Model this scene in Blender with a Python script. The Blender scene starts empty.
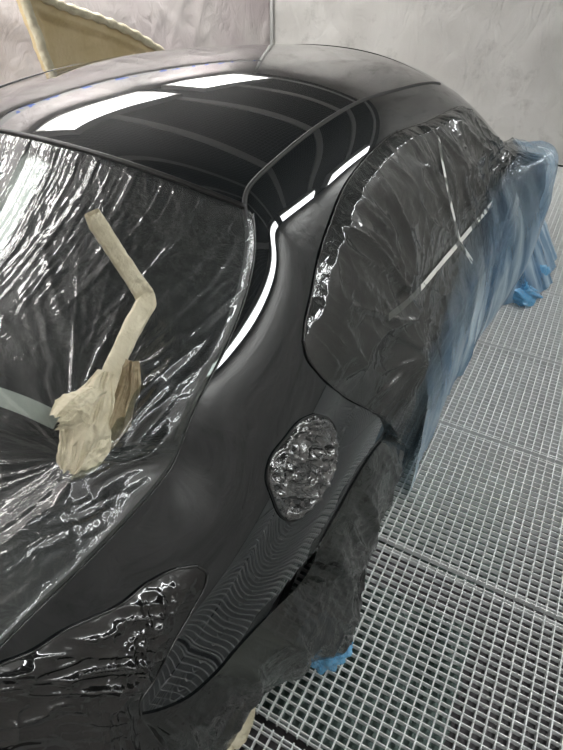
import bpy, bmesh, math, random
import numpy as np
from mathutils import Vector, Matrix, noise
from mathutils.bvhtree import BVHTree
random.seed(7); np.random.seed(7)
C = bpy.context.scene.collection
# ---------------------------------------------------------------- camera (world axes: x = along the car, y = to its left)
F_, CX, CY, H = 542.0, 281.5, 375.0, 1.8
PSI = math.radians(2.0)
def cam_basis():
    a = np.array([-998-CX, -76-CY, F_]); v = -75-CY; u = (-F_*F_-a[1]*v)/a[0]
    b = np.array([u, v, F_]); L = a/np.linalg.norm(a); F = b/np.linalg.norm(b)
    U = np.cross(F, L)
    if U[1] > 0: U = -U
    R = np.array([F, L, U]); c, s = math.cos(PSI), math.sin(PSI)
    return np.array([[c,-s,0],[s,c,0],[0,0,1]]) @ R
RC = cam_basis()
EYE = np.array([0,0,H])
def ray(px, py):
    return RC @ np.array([px-CX, py-CY, F_])
def aty(px, py, y):
    d = ray(px, py); return EYE + d*(y/d[1])
def atz(px, py, z):
    d = ray(px, py); return EYE + d*((z-H)/d[2])
cam = bpy.data.cameras.new('camera'); camo = bpy.data.objects.new('camera', cam); C.objects.link(camo)
cam.lens = 36*F_/750; cam.sensor_width = 36; cam.clip_start = .02
M = Matrix((RC @ np.diag([1,-1,-1])).tolist()).to_4x4(); M.translation = Vector(EYE); camo.matrix_world = M
bpy.context.scene.camera = camo
vs = bpy.context.scene.view_settings
vs.view_transform = 'Standard'; vs.look = 'None'; vs.gamma = 1; vs.use_curve_mapping = False; vs.exposure = 0.0
YC = 1.23                                   # the car's centre plane

# ---------------------------------------------------------------- helpers
def tag(o, label=None, cat=None, group=None, kind=None):
    if label: o['label'] = label
    if cat: o['category'] = cat
    if group: o['group'] = group
    if kind: o['kind'] = kind
    return o
def empty(name, loc=(0,0,0), rz=0):
    o = bpy.data.objects.new(name, None); C.objects.link(o); o.location = loc; o.rotation_euler.z = rz; o.empty_display_size = .1; return o
def mesh_obj(name, verts, faces, mat, parent=None, smooth=True, uv=None, uv2=None, out=False):
    if out is not False:
        vv = np.asarray(verts, float).reshape(-1,3); ff = np.array([f[:3] for f in faces]); a, b, c = vv[ff[:,0]], vv[ff[:,1]], vv[ff[:,2]]
        ctr = np.array((1.8,YC,.5)) if out is None else np.asarray(out); 
        if (np.cross(b-a, c-a)*((a+b+c)/3-ctr)).sum() < 0: faces = [tuple(f)[::-1] for f in faces]
    me = bpy.data.meshes.new(name); me.from_pydata([tuple(map(float, v)) for v in verts], [], [tuple(f) for f in faces]); me.update()
    if smooth: me.polygons.foreach_set('use_smooth', [True]*len(me.polygons))
    for nm, u in (('w', uv), ('v', uv2)):
        if u is not None:
            l = me.uv_layers.new(name=nm); vi = np.empty(len(me.loops), dtype=np.int64); me.loops.foreach_get('vertex_index', vi)
            l.data.foreach_set('uv', np.asarray(u, dtype=float)[vi].ravel())
    o = bpy.data.objects.new(name, me); C.objects.link(o)
    if mat: me.materials.append(mat)
    if parent: o.parent = parent
    return o
class MB:
    def __init__(s): s.v = []; s.f = []
    def box(s, lo, hi, rot=None):
        b = len(s.v); P = [(x,y,z) for z in (lo[2],hi[2]) for y in (lo[1],hi[1]) for x in (lo[0],hi[0])]
        s.v += P; s.f += [tuple(b+i for i in q) for q in ((0,2,3,1),(4,5,7,6),(0,1,5,4),(2,6,7,3),(0,4,6,2),(1,3,7,5))]; return s
    def tube(s, pts, r, n=8, cap=True):
        pts = [np.array(p, float) for p in pts]; b = len(s.v); up = np.array([0,0,1.])
        for i, p in enumerate(pts):
            t = pts[min(i+1,len(pts)-1)]-pts[max(i-1,0)]; t = t/(np.linalg.norm(t)+1e-9)
            a = np.cross(t, up); 
            if np.linalg.norm(a) < 1e-3: a = np.array([1.,0,0])
            a /= np.linalg.norm(a); c = np.cross(t, a); rr = r[i] if hasattr(r,'__len__') else r
            for k in range(n):
                q = 2*math.pi*k/n; s.v.append(tuple(p+rr*(math.cos(q)*a+math.sin(q)*c)))
        for i in range(len(pts)-1):
            for k in range(n): s.f.append((b+i*n+k, b+i*n+(k+1)%n, b+(i+1)*n+(k+1)%n, b+(i+1)*n+k))
        if cap: s.f.append(tuple(b+k for k in range(n))[::-1]); s.f.append(tuple(b+(len(pts)-1)*n+k for k in range(n)))
        return s
    def lathe(s, prof, c, axis='y', n=40):
        b = len(s.v)
        for r, h in prof:
            for k in range(n):
                q = 2*math.pi*k/n; u, w = r*math.cos(q), r*math.sin(q)
                s.v.append((c[0]+u, c[1]+h, c[2]+w) if axis == 'y' else (c[0]+u, c[1]+w, c[2]+h))
        for i in range(len(prof)-1):
            for k in range(n): s.f.append((b+i*n+k, b+i*n+(k+1)%n, b+(i+1)*n+(k+1)%n, b+(i+1)*n+k))
        return s
    def build(s, name, mat, parent=None, smooth=False): return mesh_obj(name, s.v, s.f, mat, parent, smooth)
def grid_faces(nu, nv, flip=False):
    f = []
    for i in range(nu-1):
        for j in range(nv-1):
            a = i*nv+j; q = (a, a+1, a+nv+1, a+nv); f.append(q[::-1] if flip else q)
    return f
def spline(ts, P):                           # natural cubic through points P at params ts
    ts = np.array(ts, float); P = np.array(P, float); n = len(ts); h = np.diff(ts)
    A = np.zeros((n,n)); B = np.zeros((n,P.shape[1])); A[0,0] = A[-1,-1] = 1
    for i in range(1,n-1):
        A[i,i-1] = h[i-1]; A[i,i] = 2*(h[i-1]+h[i]); A[i,i+1] = h[i]
        B[i] = 6*((P[i+1]-P[i])/h[i]-(P[i]-P[i-1])/h[i-1])
    m = np.linalg.solve(A,B)
    def ev(t):
        t = np.clip(np.atleast_1d(np.asarray(t,float)), ts[0], ts[-1]); i = np.clip(np.searchsorted(ts,t)-1, 0, n-2)
        a = (ts[i+1]-t)[:,None]; b = (t-ts[i])[:,None]; hh = h[i][:,None]
        return (m[i]*a**3+m[i+1]*b**3)/(6*hh)+(P[i]/hh-m[i]*hh/6)*a+(P[i+1]/hh-m[i+1]*hh/6)*b
    return ev
def monot(ts, P):                            # gentler: cubic Hermite with limited tangents (no overshoot)
    ts = np.array(ts, float); P = np.array(P, float); h = np.diff(ts); d = np.diff(P,axis=0)/h[:,None]; m = np.zeros_like(P)
    m[0] = d[0]; m[-1] = d[-1]
    for i in range(1,len(ts)-1):
        w1 = 2*h[i]+h[i-1]; w2 = h[i]+2*h[i-1]
        for k in range(P.shape[1]):
            a, b = d[i-1,k], d[i,k]; m[i,k] = 0 if a*b <= 0 else (w1+w2)/(w1/a+w2/b)
    def ev(t):
        t = np.clip(np.atleast_1d(np.asarray(t,float)), ts[0], ts[-1]); i = np.clip(np.searchsorted(ts,t)-1, 0, len(ts)-2)
        hh = h[i][:,None]; s = ((t-ts[i])/h[i])[:,None]
        return (2*s**3-3*s**2+1)*P[i]+(s**3-2*s**2+s)*hh*m[i]+(-2*s**3+3*s**2)*P[i+1]+(s**3-s**2)*hh*m[i+1]
    return ev
def normals(G):                              # G (nu,nv,3) -> unit normals
    du = np.gradient(G, axis=0); dv = np.gradient(G, axis=1); n = np.cross(du, dv)
    return n/(np.linalg.norm(n,axis=2,keepdims=True)+1e-12)
# vectorised value noise for the wrinkles
_perm = np.random.RandomState(3).rand(256,256)
def vn(x, y):
    xi = np.floor(x).astype(int); yi = np.floor(y).astype(int); fx = x-xi; fy = y-yi
    fx = fx*fx*(3-2*fx); fy = fy*fy*(3-2*fy); g = lambda a,b: _perm[a%256,b%256]
    return (g(xi,yi)*(1-fx)+g(xi+1,yi)*fx)*(1-fy)+(g(xi,yi+1)*(1-fx)+g(xi+1,yi+1)*fx)*fy
def fbm(x, y, o=3):
    s = 0; a = .5
    for k in range(o): s = s+a*vn(x*2**k+17*k, y*2**k+9*k); a *= .5
    return s
def ridge(x, y, o=3, sharp=2.0):             # thin creases
    s = 0; a = .6; n = 0
    for k in range(o):
        r = 1-np.abs(2*vn(x*2**k+31*k, y*2**k+13*k)-1); s = s+a*r**sharp; n += a; a *= .5
    return s/n

# ---------------------------------------------------------------- materials
def nt(name):
    m = bpy.data.materials.new(name); m.use_nodes = True; t = m.node_tree; t.nodes.clear()
    o = t.nodes.new('ShaderNodeOutputMaterial'); return m, t, o
def N(t, typ, **k):
    n = t.nodes.new(typ)
    for a, b in k.items():
        if a in n.inputs: n.inputs[a].default_value = b
        else: setattr(n, a, b)
    return n
def pr(t, col, rough, metal=0, **k):
    n = t.nodes.new('ShaderNodeBsdfPrincipled'); n.inputs['Base Color'].default_value = (*col,1)
    n.inputs['Roughness'].default_value = rough; n.inputs['Metallic'].default_value = metal
    for a, b in k.items(): n.inputs[a].default_value = b
    return n
def simple(name, col, rough, metal=0, **k):
    m, t, o = nt(name); p = pr(t, col, rough, metal, **k); t.links.new(p.outputs[0], o.inputs[0]); return m
def noisy(name, c1, c2, rough, scale, metal=0, bump=0, bscale=None, detail=4, **k):
    m, t, o = nt(name); p = pr(t, c1, rough, metal, **k); tc = N(t,'ShaderNodeTexCoord')
    n = N(t,'ShaderNodeTexNoise',Scale=scale,Detail=detail); t.links.new(tc.outputs['Object'], n.inputs['Vector'])
    r = N(t,'ShaderNodeValToRGB'); r.color_ramp.elements[0].position = .35; r.color_ramp.elements[1].position = .65
    r.color_ramp.elements[0].color = (*c1,1); r.color_ramp.elements[1].color = (*c2,1)
    t.links.new(n.outputs['Fac'], r.inputs[0]); t.links.new(r.outputs[0], p.inputs['Base Color'])
    if bump:
        n2 = N(t,'ShaderNodeTexNoise',Scale=bscale or scale,Detail=5); t.links.new(tc.outputs['Object'], n2.inputs['Vector'])
        b = N(t,'ShaderNodeBump',Strength=bump,Distance=.01); t.links.new(n2.outputs['Fac'], b.inputs['Height']); t.links.new(b.outputs[0], p.inputs['Normal'])
    t.links.new(p.outputs[0], o.inputs[0]); return m
PAINT = simple('black_clearcoat', (.008,.010,.011), .5, 0, **{'Coat Weight':1.0,'Coat Roughness':.015,'Coat IOR':1.72,'Specular IOR Level':.05})
def emis(name, col, s):
    m, t, o = nt(name); e = N(t,'ShaderNodeEmission',Color=(*col,1),Strength=s); t.links.new(e.outputs[0], o.inputs[0]); return m
def film(name, tint, haze, hazecol, rough, us, vs_, bstr, dist, gl=.1, cell=0, bdist=.004, crinkle=0, broad=.3, streak=None, sscale=(1,1), fade=None):
    """thin plastic sheet: tinted see-through + overspray haze + sharp gloss, creased along its own uv"""
    m, t, o = nt(name); L = t.links
    uv = N(t,'ShaderNodeUVMap'); uv.uv_map = 'w'
    mp = N(t,'ShaderNodeMapping'); mp.inputs['Scale'].default_value = (us, vs_, 1); L.new(uv.outputs[0], mp.inputs[0])
    n1 = N(t,'ShaderNodeTexNoise',Scale=1.0,Detail=3.0,Distortion=.6); L.new(mp.outputs[0], n1.inputs['Vector'])
    sb = N(t,'ShaderNodeMath',operation='SUBTRACT'); sb.inputs[1].default_value = .5; L.new(n1.outputs['Fac'], sb.inputs[0])
    ab = N(t,'ShaderNodeMath',operation='ABSOLUTE'); L.new(sb.outputs[0], ab.inputs[0])
    pw = N(t,'ShaderNodeMath',operation='MULTIPLY'); pw.inputs[1].default_value = -2.5; L.new(ab.outputs[0], pw.inputs[0])
    bp = N(t,'ShaderNodeBump',Strength=bstr,Distance=bdist); L.new(pw.outputs[0], bp.inputs['Height'])
    last = bp
    if crinkle:
        tc = N(t,'ShaderNodeTexCoord'); v = N(t,'ShaderNodeTexNoise',Scale=crinkle,Detail=4.0,Distortion=1.5); L.new(tc.outputs['Object'], v.inputs['Vector'])
        s2 = N(t,'ShaderNodeMath',operation='SUBTRACT'); s2.inputs[1].default_value = .5; L.new(v.outputs['Fac'], s2.inputs[0])
        a2 = N(t,'ShaderNodeMath',operation='ABSOLUTE'); L.new(s2.outputs[0], a2.inputs[0])
        bp2 = N(t,'ShaderNodeBump',Strength=bstr,Distance=bdist*2); L.new(a2.outputs[0], bp2.inputs['Height']); L.new(bp.outputs[0], bp2.inputs['Normal']); last = bp2
    tr = N(t,'ShaderNodeBsdfTransparent',Color=(*tint,1))
    df = N(t,'ShaderNodeBsdfDiffuse',Color=(*hazecol,1)); L.new(last.outputs[0], df.inputs['Normal'])
    mx = N(t,'ShaderNodeMixShader'); mx.inputs[0].default_value = haze; L.new(tr.outputs[0], mx.inputs[1]); L.new(df.outputs[0], mx.inputs[2])
    if streak:
        mps = N(t,'ShaderNodeMapping'); mps.inputs['Scale'].default_value = (us*sscale[0], vs_*sscale[1], 1); L.new(uv.outputs[0], mps.inputs[0])
        ns = N(t,'ShaderNodeTexNoise',Scale=1.0,Detail=4.0,Distortion=.8); L.new(mps.outputs[0], ns.inputs['Vector'])
        rs = N(t,'ShaderNodeValToRGB'); rs.color_ramp.elements[0].position = .42; rs.color_ramp.elements[1].position = .68
        rs.color_ramp.elements[0].color = (*hazecol,1); rs.color_ramp.elements[1].color = (*streak,1); L.new(ns.outputs['Fac'], rs.inputs[0]); L.new(rs.outputs[0], df.inputs['Color'])
        mr = N(t,'ShaderNodeMapRange'); mr.inputs[1].default_value = .4; mr.inputs[2].default_value = .7; mr.inputs[3].default_value = haze*.75; mr.inputs[4].default_value = min(1,haze*1.5); L.new(ns.outputs['Fac'], mr.inputs[0]); L.new(mr.outputs[0], mx.inputs[0])
    g1 = N(t,'ShaderNodeBsdfGlossy',Roughness=rough,Color=(1,1,1,1)); L.new(last.outputs[0], g1.inputs['Normal'])
    g2 = N(t,'ShaderNodeBsdfGlossy',Roughness=.5,Color=(1,1,1,1)); L.new(last.outputs[0], g2.inputs['Normal'])
    g = N(t,'ShaderNodeMixShader'); g.inputs[0].default_value = broad; L.new(g1.outputs[0], g.inputs[1]); L.new(g2.outputs[0], g.inputs[2])
    ge = N(t,'ShaderNodeNewGeometry'); dt = N(t,'ShaderNodeVectorMath',operation='DOT_PRODUCT'); L.new(ge.outputs['Incoming'], dt.inputs[0]); L.new(last.outputs[0], dt.inputs[1])
    ab_ = N(t,'ShaderNodeMath',operation='ABSOLUTE'); L.new(dt.outputs['Value'], ab_.inputs[0])
    om = N(t,'ShaderNodeMath',operation='SUBTRACT'); om.inputs[0].default_value = 1; L.new(ab_.outputs[0], om.inputs[1])
    p5 = N(t,'ShaderNodeMath',operation='POWER'); p5.inputs[1].default_value = 4.5; L.new(om.outputs[0], p5.inputs[0])
    ad = N(t,'ShaderNodeMath',operation='MULTIPLY_ADD'); ad.inputs[1].default_value = .6; ad.inputs[2].default_value = .055+gl; L.new(p5.outputs[0], ad.inputs[0])
    cl = N(t,'ShaderNodeClamp'); L.new(ad.outputs[0], cl.inputs[0])
    m2 = N(t,'ShaderNodeMixShader'); L.new(cl.outputs[0], m2.inputs[0]); L.new(mx.outputs[0], m2.inputs[1]); L.new(g.outputs[0], m2.inputs[2])
    if fade:                                     # the sheet thins out to a single clear layer along one side
        uf = N(t,'ShaderNodeUVMap'); uf.uv_map = 'v'; sf = N(t,'ShaderNodeSeparateXYZ'); L.new(uf.outputs[0], sf.inputs[0])
        nf = N(t,'ShaderNodeTexNoise',Scale=1.0,Detail=3.0); mf = N(t,'ShaderNodeMapping'); mf.inputs['Scale'].default_value = (14,1.2,1); L.new(uf.outputs[0], mf.inputs[0]); L.new(mf.outputs[0], nf.inputs['Vector'])
        a1 = N(t,'ShaderNodeMath',operation='MULTIPLY_ADD'); a1.inputs[1].default_value = .55; L.new(nf.outputs['Fac'], a1.inputs[0]); L.new(sf.outputs[1], a1.inputs[2])
        mr2 = N(t,'ShaderNodeMapRange'); mr2.inputs[1].default_value = .27; mr2.inputs[2].default_value = .27+fade; L.new(a1.outputs[0], mr2.inputs[0])
        tz = N(t,'ShaderNodeBsdfTransparent'); m3 = N(t,'ShaderNodeMixShader'); L.new(mr2.outputs[0], m3.inputs[0]); L.new(tz.outputs[0], m3.inputs[1]); L.new(m2.outputs[0], m3.inputs[2]); m2 = m3
    L.new(m2.outputs[0], o.inputs[0]); return m
# ---------------------------------------------------------------- the car's lines (right side), from rear (t=0) to nose (t=7)
R1 = [(-.0,(-.42,.60,.90)),(.6,aty(0,640,.53)),(1.3,aty(102,541,.54)),(1.75,aty(160,478,.55)),(2,aty(178,448,.555)),(2.2,aty(187,410,.56)),(2.4,aty(215,360,.572)),(2.6,aty(237,310,.59)),
      (2.75,aty(250,260,.61)),(2.88,aty(254,225,.635)),(3,aty(240,202,.665)),(3.3,aty(265,172,.665)),(3.55,aty(290,150,.67)),(3.8,aty(320,126,.675)),(4,aty(350,107,.68)),
      (4.5,aty(400,90,.69)),(5,aty(440,83,.70)),(5.5,(2.85,.64,1.13)),(6,(3.15,.62,.96)),(7,(4.0,.75,.70))]
R2 = [(0,(-.42,.56,.82)),(.6,aty(20,650,.53)),(1.3,aty(122,565,.535)),(2,aty(196,440,.565)),(2.4,aty(226,352,.575)),(2.65,aty(251,300,.575)),(3,aty(294,226,.57)),(3.5,aty(352,152,.585)),
      (4.1,aty(406,114,.60)),(4.6,aty(436,99,.61)),(5,aty(458,98,.61)),(5.5,(2.9,.56,1.08)),(6,(3.2,.55,.94)),(7,(4.0,.68,.68))]
R3 = [(0,(-.38,.50,.76)),(1,(.18,.44,.84)),(2,aty(232,425,.475)),(2.5,aty(275,345,.48)),(3,aty(318,262,.495)),(3.5,aty(362,172,.53)),(4,aty(400,131,.55)),(4.5,aty(440,118,.57)),
      (5,(2.45,.56,1.22)),(5.5,(2.85,.50,1.04)),(6,(3.2,.47,.92)),(7,(4.0,.64,.66))]
R4 = [(0,(-.36,.48,.66)),(1,(.19,.39,.68)),(2,(.56,.385,.765)),(3,(.98,.40,.89)),(4,(1.6,.42,.94)),(5,(2.4,.42,.93)),(6,(3.15,.42,.88)),(7,(3.95,.62,.62))]
R5 = [(0,(-.35,.48,.5)),(1,(.19,.365,.54)),(2,(.56,.345,.62)),(3,(.98,.335,.66)),(4,(1.6,.36,.66)),(5,(2.4,.36,.66)),(6,(3.15,.35,.66)),(7,(3.95,.62,.5))]
R6 = [(0,(-.34,.50,.36)),(1,(.19,.38,.36)),(2,(.56,.35,.36)),(3,(.98,.36,.36)),(4,(1.6,.38,.36)),(5,(2.4,.38,.36)),(6,(3.15,.37,.36)),(7,(3.95,.66,.34))]
R7 = [(0,(-.3,.62,.2)),(1,(.19,.5,.18)),(2,(.56,.46,.18)),(3,(.98,.46,.17)),(4,(1.6,.46,.17)),(5,(2.4,.46,.17)),(6,(3.15,.46,.18)),(7,(3.85,.75,.2))]
RAILS = [monot([a for a,_ in r], [b for _,b in r]) for r in (R1,R2,R3,R4,R5,R6,R7)]
def smoothed(r, sg):
    tt = np.linspace(0,7,1401); P = r(tt); k = np.arange(-int(4*sg),int(4*sg)+1); w = np.exp(-.5*(k/sg)**2); w /= w.sum(); n = len(k)//2
    Pp = np.vstack([2*P[0]-P[n:0:-1], P, 2*P[-1]-P[-2:-n-2:-1]]); Q = np.stack([np.convolve(Pp[:,c], w, 'valid') for c in range(3)],1)
    return lambda t: np.stack([np.interp(np.clip(np.atleast_1d(t),0,7), tt, Q[:,c]) for c in range(3)],1)
RAILS = [smoothed(r, s_) for r, s_ in zip(RAILS, (22,60,75,110,110,110,110))]
RV = [0,.22,.75,1.5,2.1,2.8,3.4]
NU, NV = 260, 120
U = np.linspace(0,7,NU)
def side_raw(u, v):                              # upper body: one clean arc from the roof/deck edge to the belt, then the flank
    K = np.stack([r(u) for r in RAILS]); P0, P3 = K[0], K[3]; dy = P0[:,1]-P3[:,1]; dz = P0[:,2]-P3[:,2]
    th = np.arctan2(dz, dy)*monot([0,2,2.3,2.6,3,7],[[1.0],[.95],[.68],[.58],[.52],[.5]])(u)[:,0]; d1 = np.stack([0*dy,-np.cos(th),-np.sin(th)],1)*(.42*np.hypot(dy,dz)*np.interp(u,[0,2,3,4],[.5,.55,.75,.7]))[:,None]
    L2 = np.maximum(.45*dz,.09); P1 = P0+d1; P2 = P3+np.stack([0*dy, .12*L2, L2],1)
    P1[:,0] = P0[:,0]*.7+P3[:,0]*.3; P2[:,0] = P0[:,0]*.3+P3[:,0]*.7
    out = np.zeros((len(u), len(v), 3)); vv = np.asarray(v, float)
    for j, x in enumerate(vv):
        if x <= 2.1:
            s = (x/2.1); out[:,j] = (1-s)**3*P0+3*(1-s)**2*s*P1+3*(1-s)*s*s*P2+s**3*P3
        else:                                     # flank: hermite pieces belt -> widest -> sill
            s = x-2.1; T0 = (P3-P2); T0 = T0/np.linalg.norm(T0,axis=1,keepdims=True)
            if s <= .7: q = s/.7; A, B = P3, K[4]; l = np.linalg.norm(B-A,axis=1,keepdims=True); ta = T0*l; tb = (K[5]-P3); tb = tb/np.linalg.norm(tb,axis=1,keepdims=True)*l
            else: q = (s-.7)/.6; A, B = K[4], K[5]*.55+K[6]*.45; l = np.linalg.norm(B-A,axis=1,keepdims=True); ta = (K[5]-P3); ta = ta/np.linalg.norm(ta,axis=1,keepdims=True)*l; tb = (K[6]-K[5]); tb = tb/np.linalg.norm(tb,axis=1,keepdims=True)*l
            out[:,j] = (2*q**3-3*q**2+1)*A+(q**3-2*q**2+q)*ta+(-2*q**3+3*q**2)*B+(q**3-q**2)*tb
    return out
V = np.linspace(0,3.4,NV)
_us = np.linspace(0,7,701); _raw = side_raw(_us, V); _kk = np.arange(-80,81); _ww = np.exp(-.5*(_kk/24.)**2); _ww /= _ww.sum()
def _gs(A): p_ = np.concatenate([2*A[:1]-A[80:0:-1], A, 2*A[-1:]-A[-2:-82:-1]]); return sum(w_*p_[i_:i_+701] for i_, w_ in enumerate(_ww))
_wt = np.clip((V-.2)/1.3,0,1)[None,:,None]; _wt = _wt*_wt*(3-2*_wt); _SGD = (_raw[:,:1]+_gs(_raw-_raw[:,:1]))*(1-_wt)+_gs(_raw)*_wt
def side_grid(u, v):
    u = np.clip(np.atleast_1d(u),0,7)*100; i = np.clip(u.astype(int),0,699); a = (u-i)[:,None,None]
    q = np.clip(np.asarray(v,float)/3.4*(NV-1),0,NV-1.001); j = q.astype(int); b = (q-j)[None,:,None]
    R_ = _SGD[i]*(1-a)+_SGD[i+1]*a; return R_[:,j]*(1-b)+R_[:,j+1]*b
SG = side_grid(U, V)
def bow(t):      # (plan bow in x, crown in z) of the middle surface at t
    return monot([0,1,2,2.5,3,4,5,5.5,6,7],[(-.12,.03),(-.16,.03),(-.26,.05),(-.17,.07),(-.06,.075),(0,.078),(.10,.080),(.2,.05),(.15,.05),(.25,.05)])(t)
def mid_grid(u, nv):
    E0 = RAILS[0](u); b = bow(u); s = np.linspace(-1,1,nv); G = np.zeros((len(u),nv,3)); k = 1-np.abs(s)**2.2
    G[:,:,1] = E0[:,1:2]+(YC-E0[:,1:2])*(s+1)[None]
    G[:,:,0] = E0[:,0:1]+b[:,0:1]*k[None]; G[:,:,2] = E0[:,2:3]+b[:,1:2]*k[None]; return G
MG = mid_grid(U, 121)
def mir(G): H_ = G.copy(); H_[...,1] = 2*YC-H_[...,1]; return H_
# wheel arch: drop the faces inside it
AX, AZ, AR = .60, .34, .22
def arch_y(x):   # x -> keep
    pass
car = empty('car', (1.8, YC, 0)); tag(car, 'freshly painted glossy black sedan masked with plastic film, standing on the grating', 'car')
OFF = Vector((1.8, YC, 0))
def cpart(name, verts, faces, mat, parent=None, **k):
    v = np.array(verts, float).reshape(-1,3)-np.array(OFF); o = mesh_obj(name, v, faces, mat, parent or car, out=(0,0,.5), **k); return o
def body_faces(G, nv, mirrored=False):
    f = grid_faces(G.shape[0], nv, flip=mirrored); P = G.reshape(-1,3); out = []
    for q in f:
        c = P[list(q)].mean(0)
        inside = any((c[0]-ax)**2+((c[2]-AZ))**2 < AR**2 and c[2] < .74 for ax in (AX, AX+2.75)) and c[2] < .74
        if not inside: out.append(q)
    return out
cpart('body_side', SG, body_faces(SG, NV, True), PAINT)
cpart('body_side', mir(SG), body_faces(mir(SG), NV), PAINT)
iu = [i for i in range(NU) if U[i] >= 2.985 and U[i] <= 5.0]
# roof panel with a small rolled-down lip into the ditch
RG = MG[iu[0]:iu[-1]+1].copy(); _k = np.arange(-30,31); _w = np.exp(-.5*(_k/10.)**2); _w /= _w.sum()
_P = np.concatenate([2*RG[:1]-RG[30:0:-1], RG, 2*RG[-1:]-RG[-2:-32:-1]]); _Q = np.zeros_like(RG)
for _i, _x in enumerate(_w): _Q += _x*_P[_i:_i+len(RG)]
_m = np.clip((1-np.abs(np.linspace(-1,1,121)))/.75,0,1)[None,:,None]; _m = _m*_m*(3-2*_m); _Q[:,:,1] = RG[:,:,1]; RG = RG*(1-_m)+_Q*_m
cpart('roof_panel', RG, grid_faces(RG.shape[0], 121, False), PAINT)
GL = simple('tinted_glass', (.004,.006,.006), .03, 0, **{'Specular IOR Level':.6})
BLK = simple('black_rubber', (.01,.01,.01), .45)
g0 = [i for i in range(NU) if 2.0 <= U[i] <= 2.99]
RW = MG[g0[0]:g0[-1]+2]
cpart('rear_window', RW, grid_faces(RW.shape[0], 121), GL)
ws = [i for i in range(NU) if 5.0 <= U[i] <= 6.0]; WS = MG[ws[0]-1:ws[-1]+2]
cpart('windscreen', WS, grid_faces(WS.shape[0], 121), GL)
hd = [i for i in range(NU) if U[i] >= 6.0]; HD = MG[hd[0]-1:]
cpart('bonnet', HD, grid_faces(HD.shape[0], 121), PAINT)
dk = [i for i in range(NU) if U[i] <= 2.0]; DK = MG[:dk[-1]+2].copy()
# sunken boot opening: drop the middle of the deck
s = np.linspace(-1,1,121)[None,:]; uu = U[:DK.shape[0]][:,None]
sink = np.clip((1-np.abs(s))/.10,0,1)*np.clip((uu-.3)/.12,0,1)*np.clip((1.95-uu)/.12,0,1)
DK2 = DK.copy(); DK2[:,:,2] -= .10*np.minimum(sink,1)
cpart('boot_opening', DK2, grid_faces(DK.shape[0], 121), simple('dark_cavity', (.01,.01,.011), .5))
# rear end and nose closing walls
def cap(name, i, mat):
    P = [*SG[i], ]; Q = [*mir(SG)[i]]; top = MG[i]; loop = list(P[::-1])+list(top[1:-1])+list(Q)
    n = len(loop); cpart(name, loop, [tuple(range(n))], mat, smooth=False)
cap('rear_panel', 0, BLK); cap('front_panel', NU-1, PAINT)
# ditch trims: thin black rubber strip between roof and side rail
tt = np.linspace(2.02, 5.0, 160); e = RAILS[0](tt)
def strip_obj(name, pts, r, mat, parent=None):
    mb = MB().tube([tuple(np.array(p)-np.array(OFF)) for p in pts], r, 8); return mb.build(name, mat, parent or car, True)
strip_obj('roof_trim', e+np.array([0,.004,.001]), .006, BLK)
strip_obj('roof_trim', mir(e)+np.array([0,-.004,.001]), .006, BLK)
# header seal
h0 = MG[iu[0]]; strip_obj('header_seal', h0+np.array([-.004,0,0]), .006, BLK)
# wheels
RUB = noisy('tyre_rubber', (.012,.012,.012), (.02,.02,.02), .7, 30)
ALU = simple('wheel_alloy', (.25,.25,.26), .3, 1)
for wx in (AX, AX+2.75):
    for sgn in (1,-1):
        yy = .45 if sgn > 0 else 2*YC-.45
        w = MB().lathe([(.20,.22*sgn),(.32,.22*sgn),(.335,.19*sgn),(.335,.03*sgn),(.32,0),(.235,-.002*sgn)], (0,0,0)).build('wheel', RUB, car, True)
        w.location = Vector((wx,yy,.336))-OFF
        MB().lathe([(.235,.0*sgn),(.225,.03*sgn),(.06,.03*sgn),(.05,.01*sgn),(.0,.01*sgn)], (0,0,0)).build('rim', ALU, w, True)
        sp = MB()
        for k in range(5):
            a = 2*math.pi*k/5; sp.tube([(.05*math.cos(a),.012*sgn,.05*math.sin(a)),(.225*math.cos(a),.004*sgn,.225*math.sin(a))],[.03,.02],8)
        sp.build('spokes', ALU, w, True)
# door mirror (right and left)
for sy in (1,-1):
    mv = []; n1, n2 = 20, 28
    for i in range(n1):
        for j in range(n2):
            a = math.pi*i/(n1-1); b = 2*math.pi*j/n2; cx_ = math.cos(a); sx_ = math.sin(a)**.8
            mv.append((2.76+.050*sx_*math.cos(b)*(1.2 if math.cos(b) > 0 else .8), YC-sy*(YC-(.385-.075*cx_)), .945+.050*sx_*math.sin(b)))
    mf = [(i*n2+j,i*n2+(j+1)%n2,(i+1)*n2+(j+1)%n2,(i+1)*n2+j) for i in range(n1-1) for j in range(n2)]
    mo = cpart('door_mirror', mv, mf, PAINT)
    MB().tube([(2.78-1.8,sy*(.36-YC),.94),(2.8-1.8,sy*(.47-YC),.93)],[.03,.035],10).build('mirror_arm', PAINT, mo, True)
# under-structure so nothing shows through
ub = MB(); ub.box((-.25-1.8,.5-YC,.18),(3.9-1.8,2*YC-.5-YC,.30)); ub.build('underbody', BLK, car)
bpy.context.view_layer.update()
# lookup surface for laying films on the car
def bvh_from(grids):
    v = []; f = []
    for G in grids:
        b = len(v); v += [Vector(p) for p in G.reshape(-1,3)]; f += [tuple(b+i for i in q) for q in grid_faces(G.shape[0], G.shape[1])]
    return BVHTree.FromPolygons(v, f)
BV = bvh_from([SG, MG])
def hit(px, py, bv=None):
    d = Vector(ray(px,py)).normalized(); l, n, i, dd = (bv or BV).ray_cast(Vector(EYE), d)
    if l is None: return None
    if n.dot(d) > 0: n = -n
    return np.array(l), np.array(n)
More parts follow.
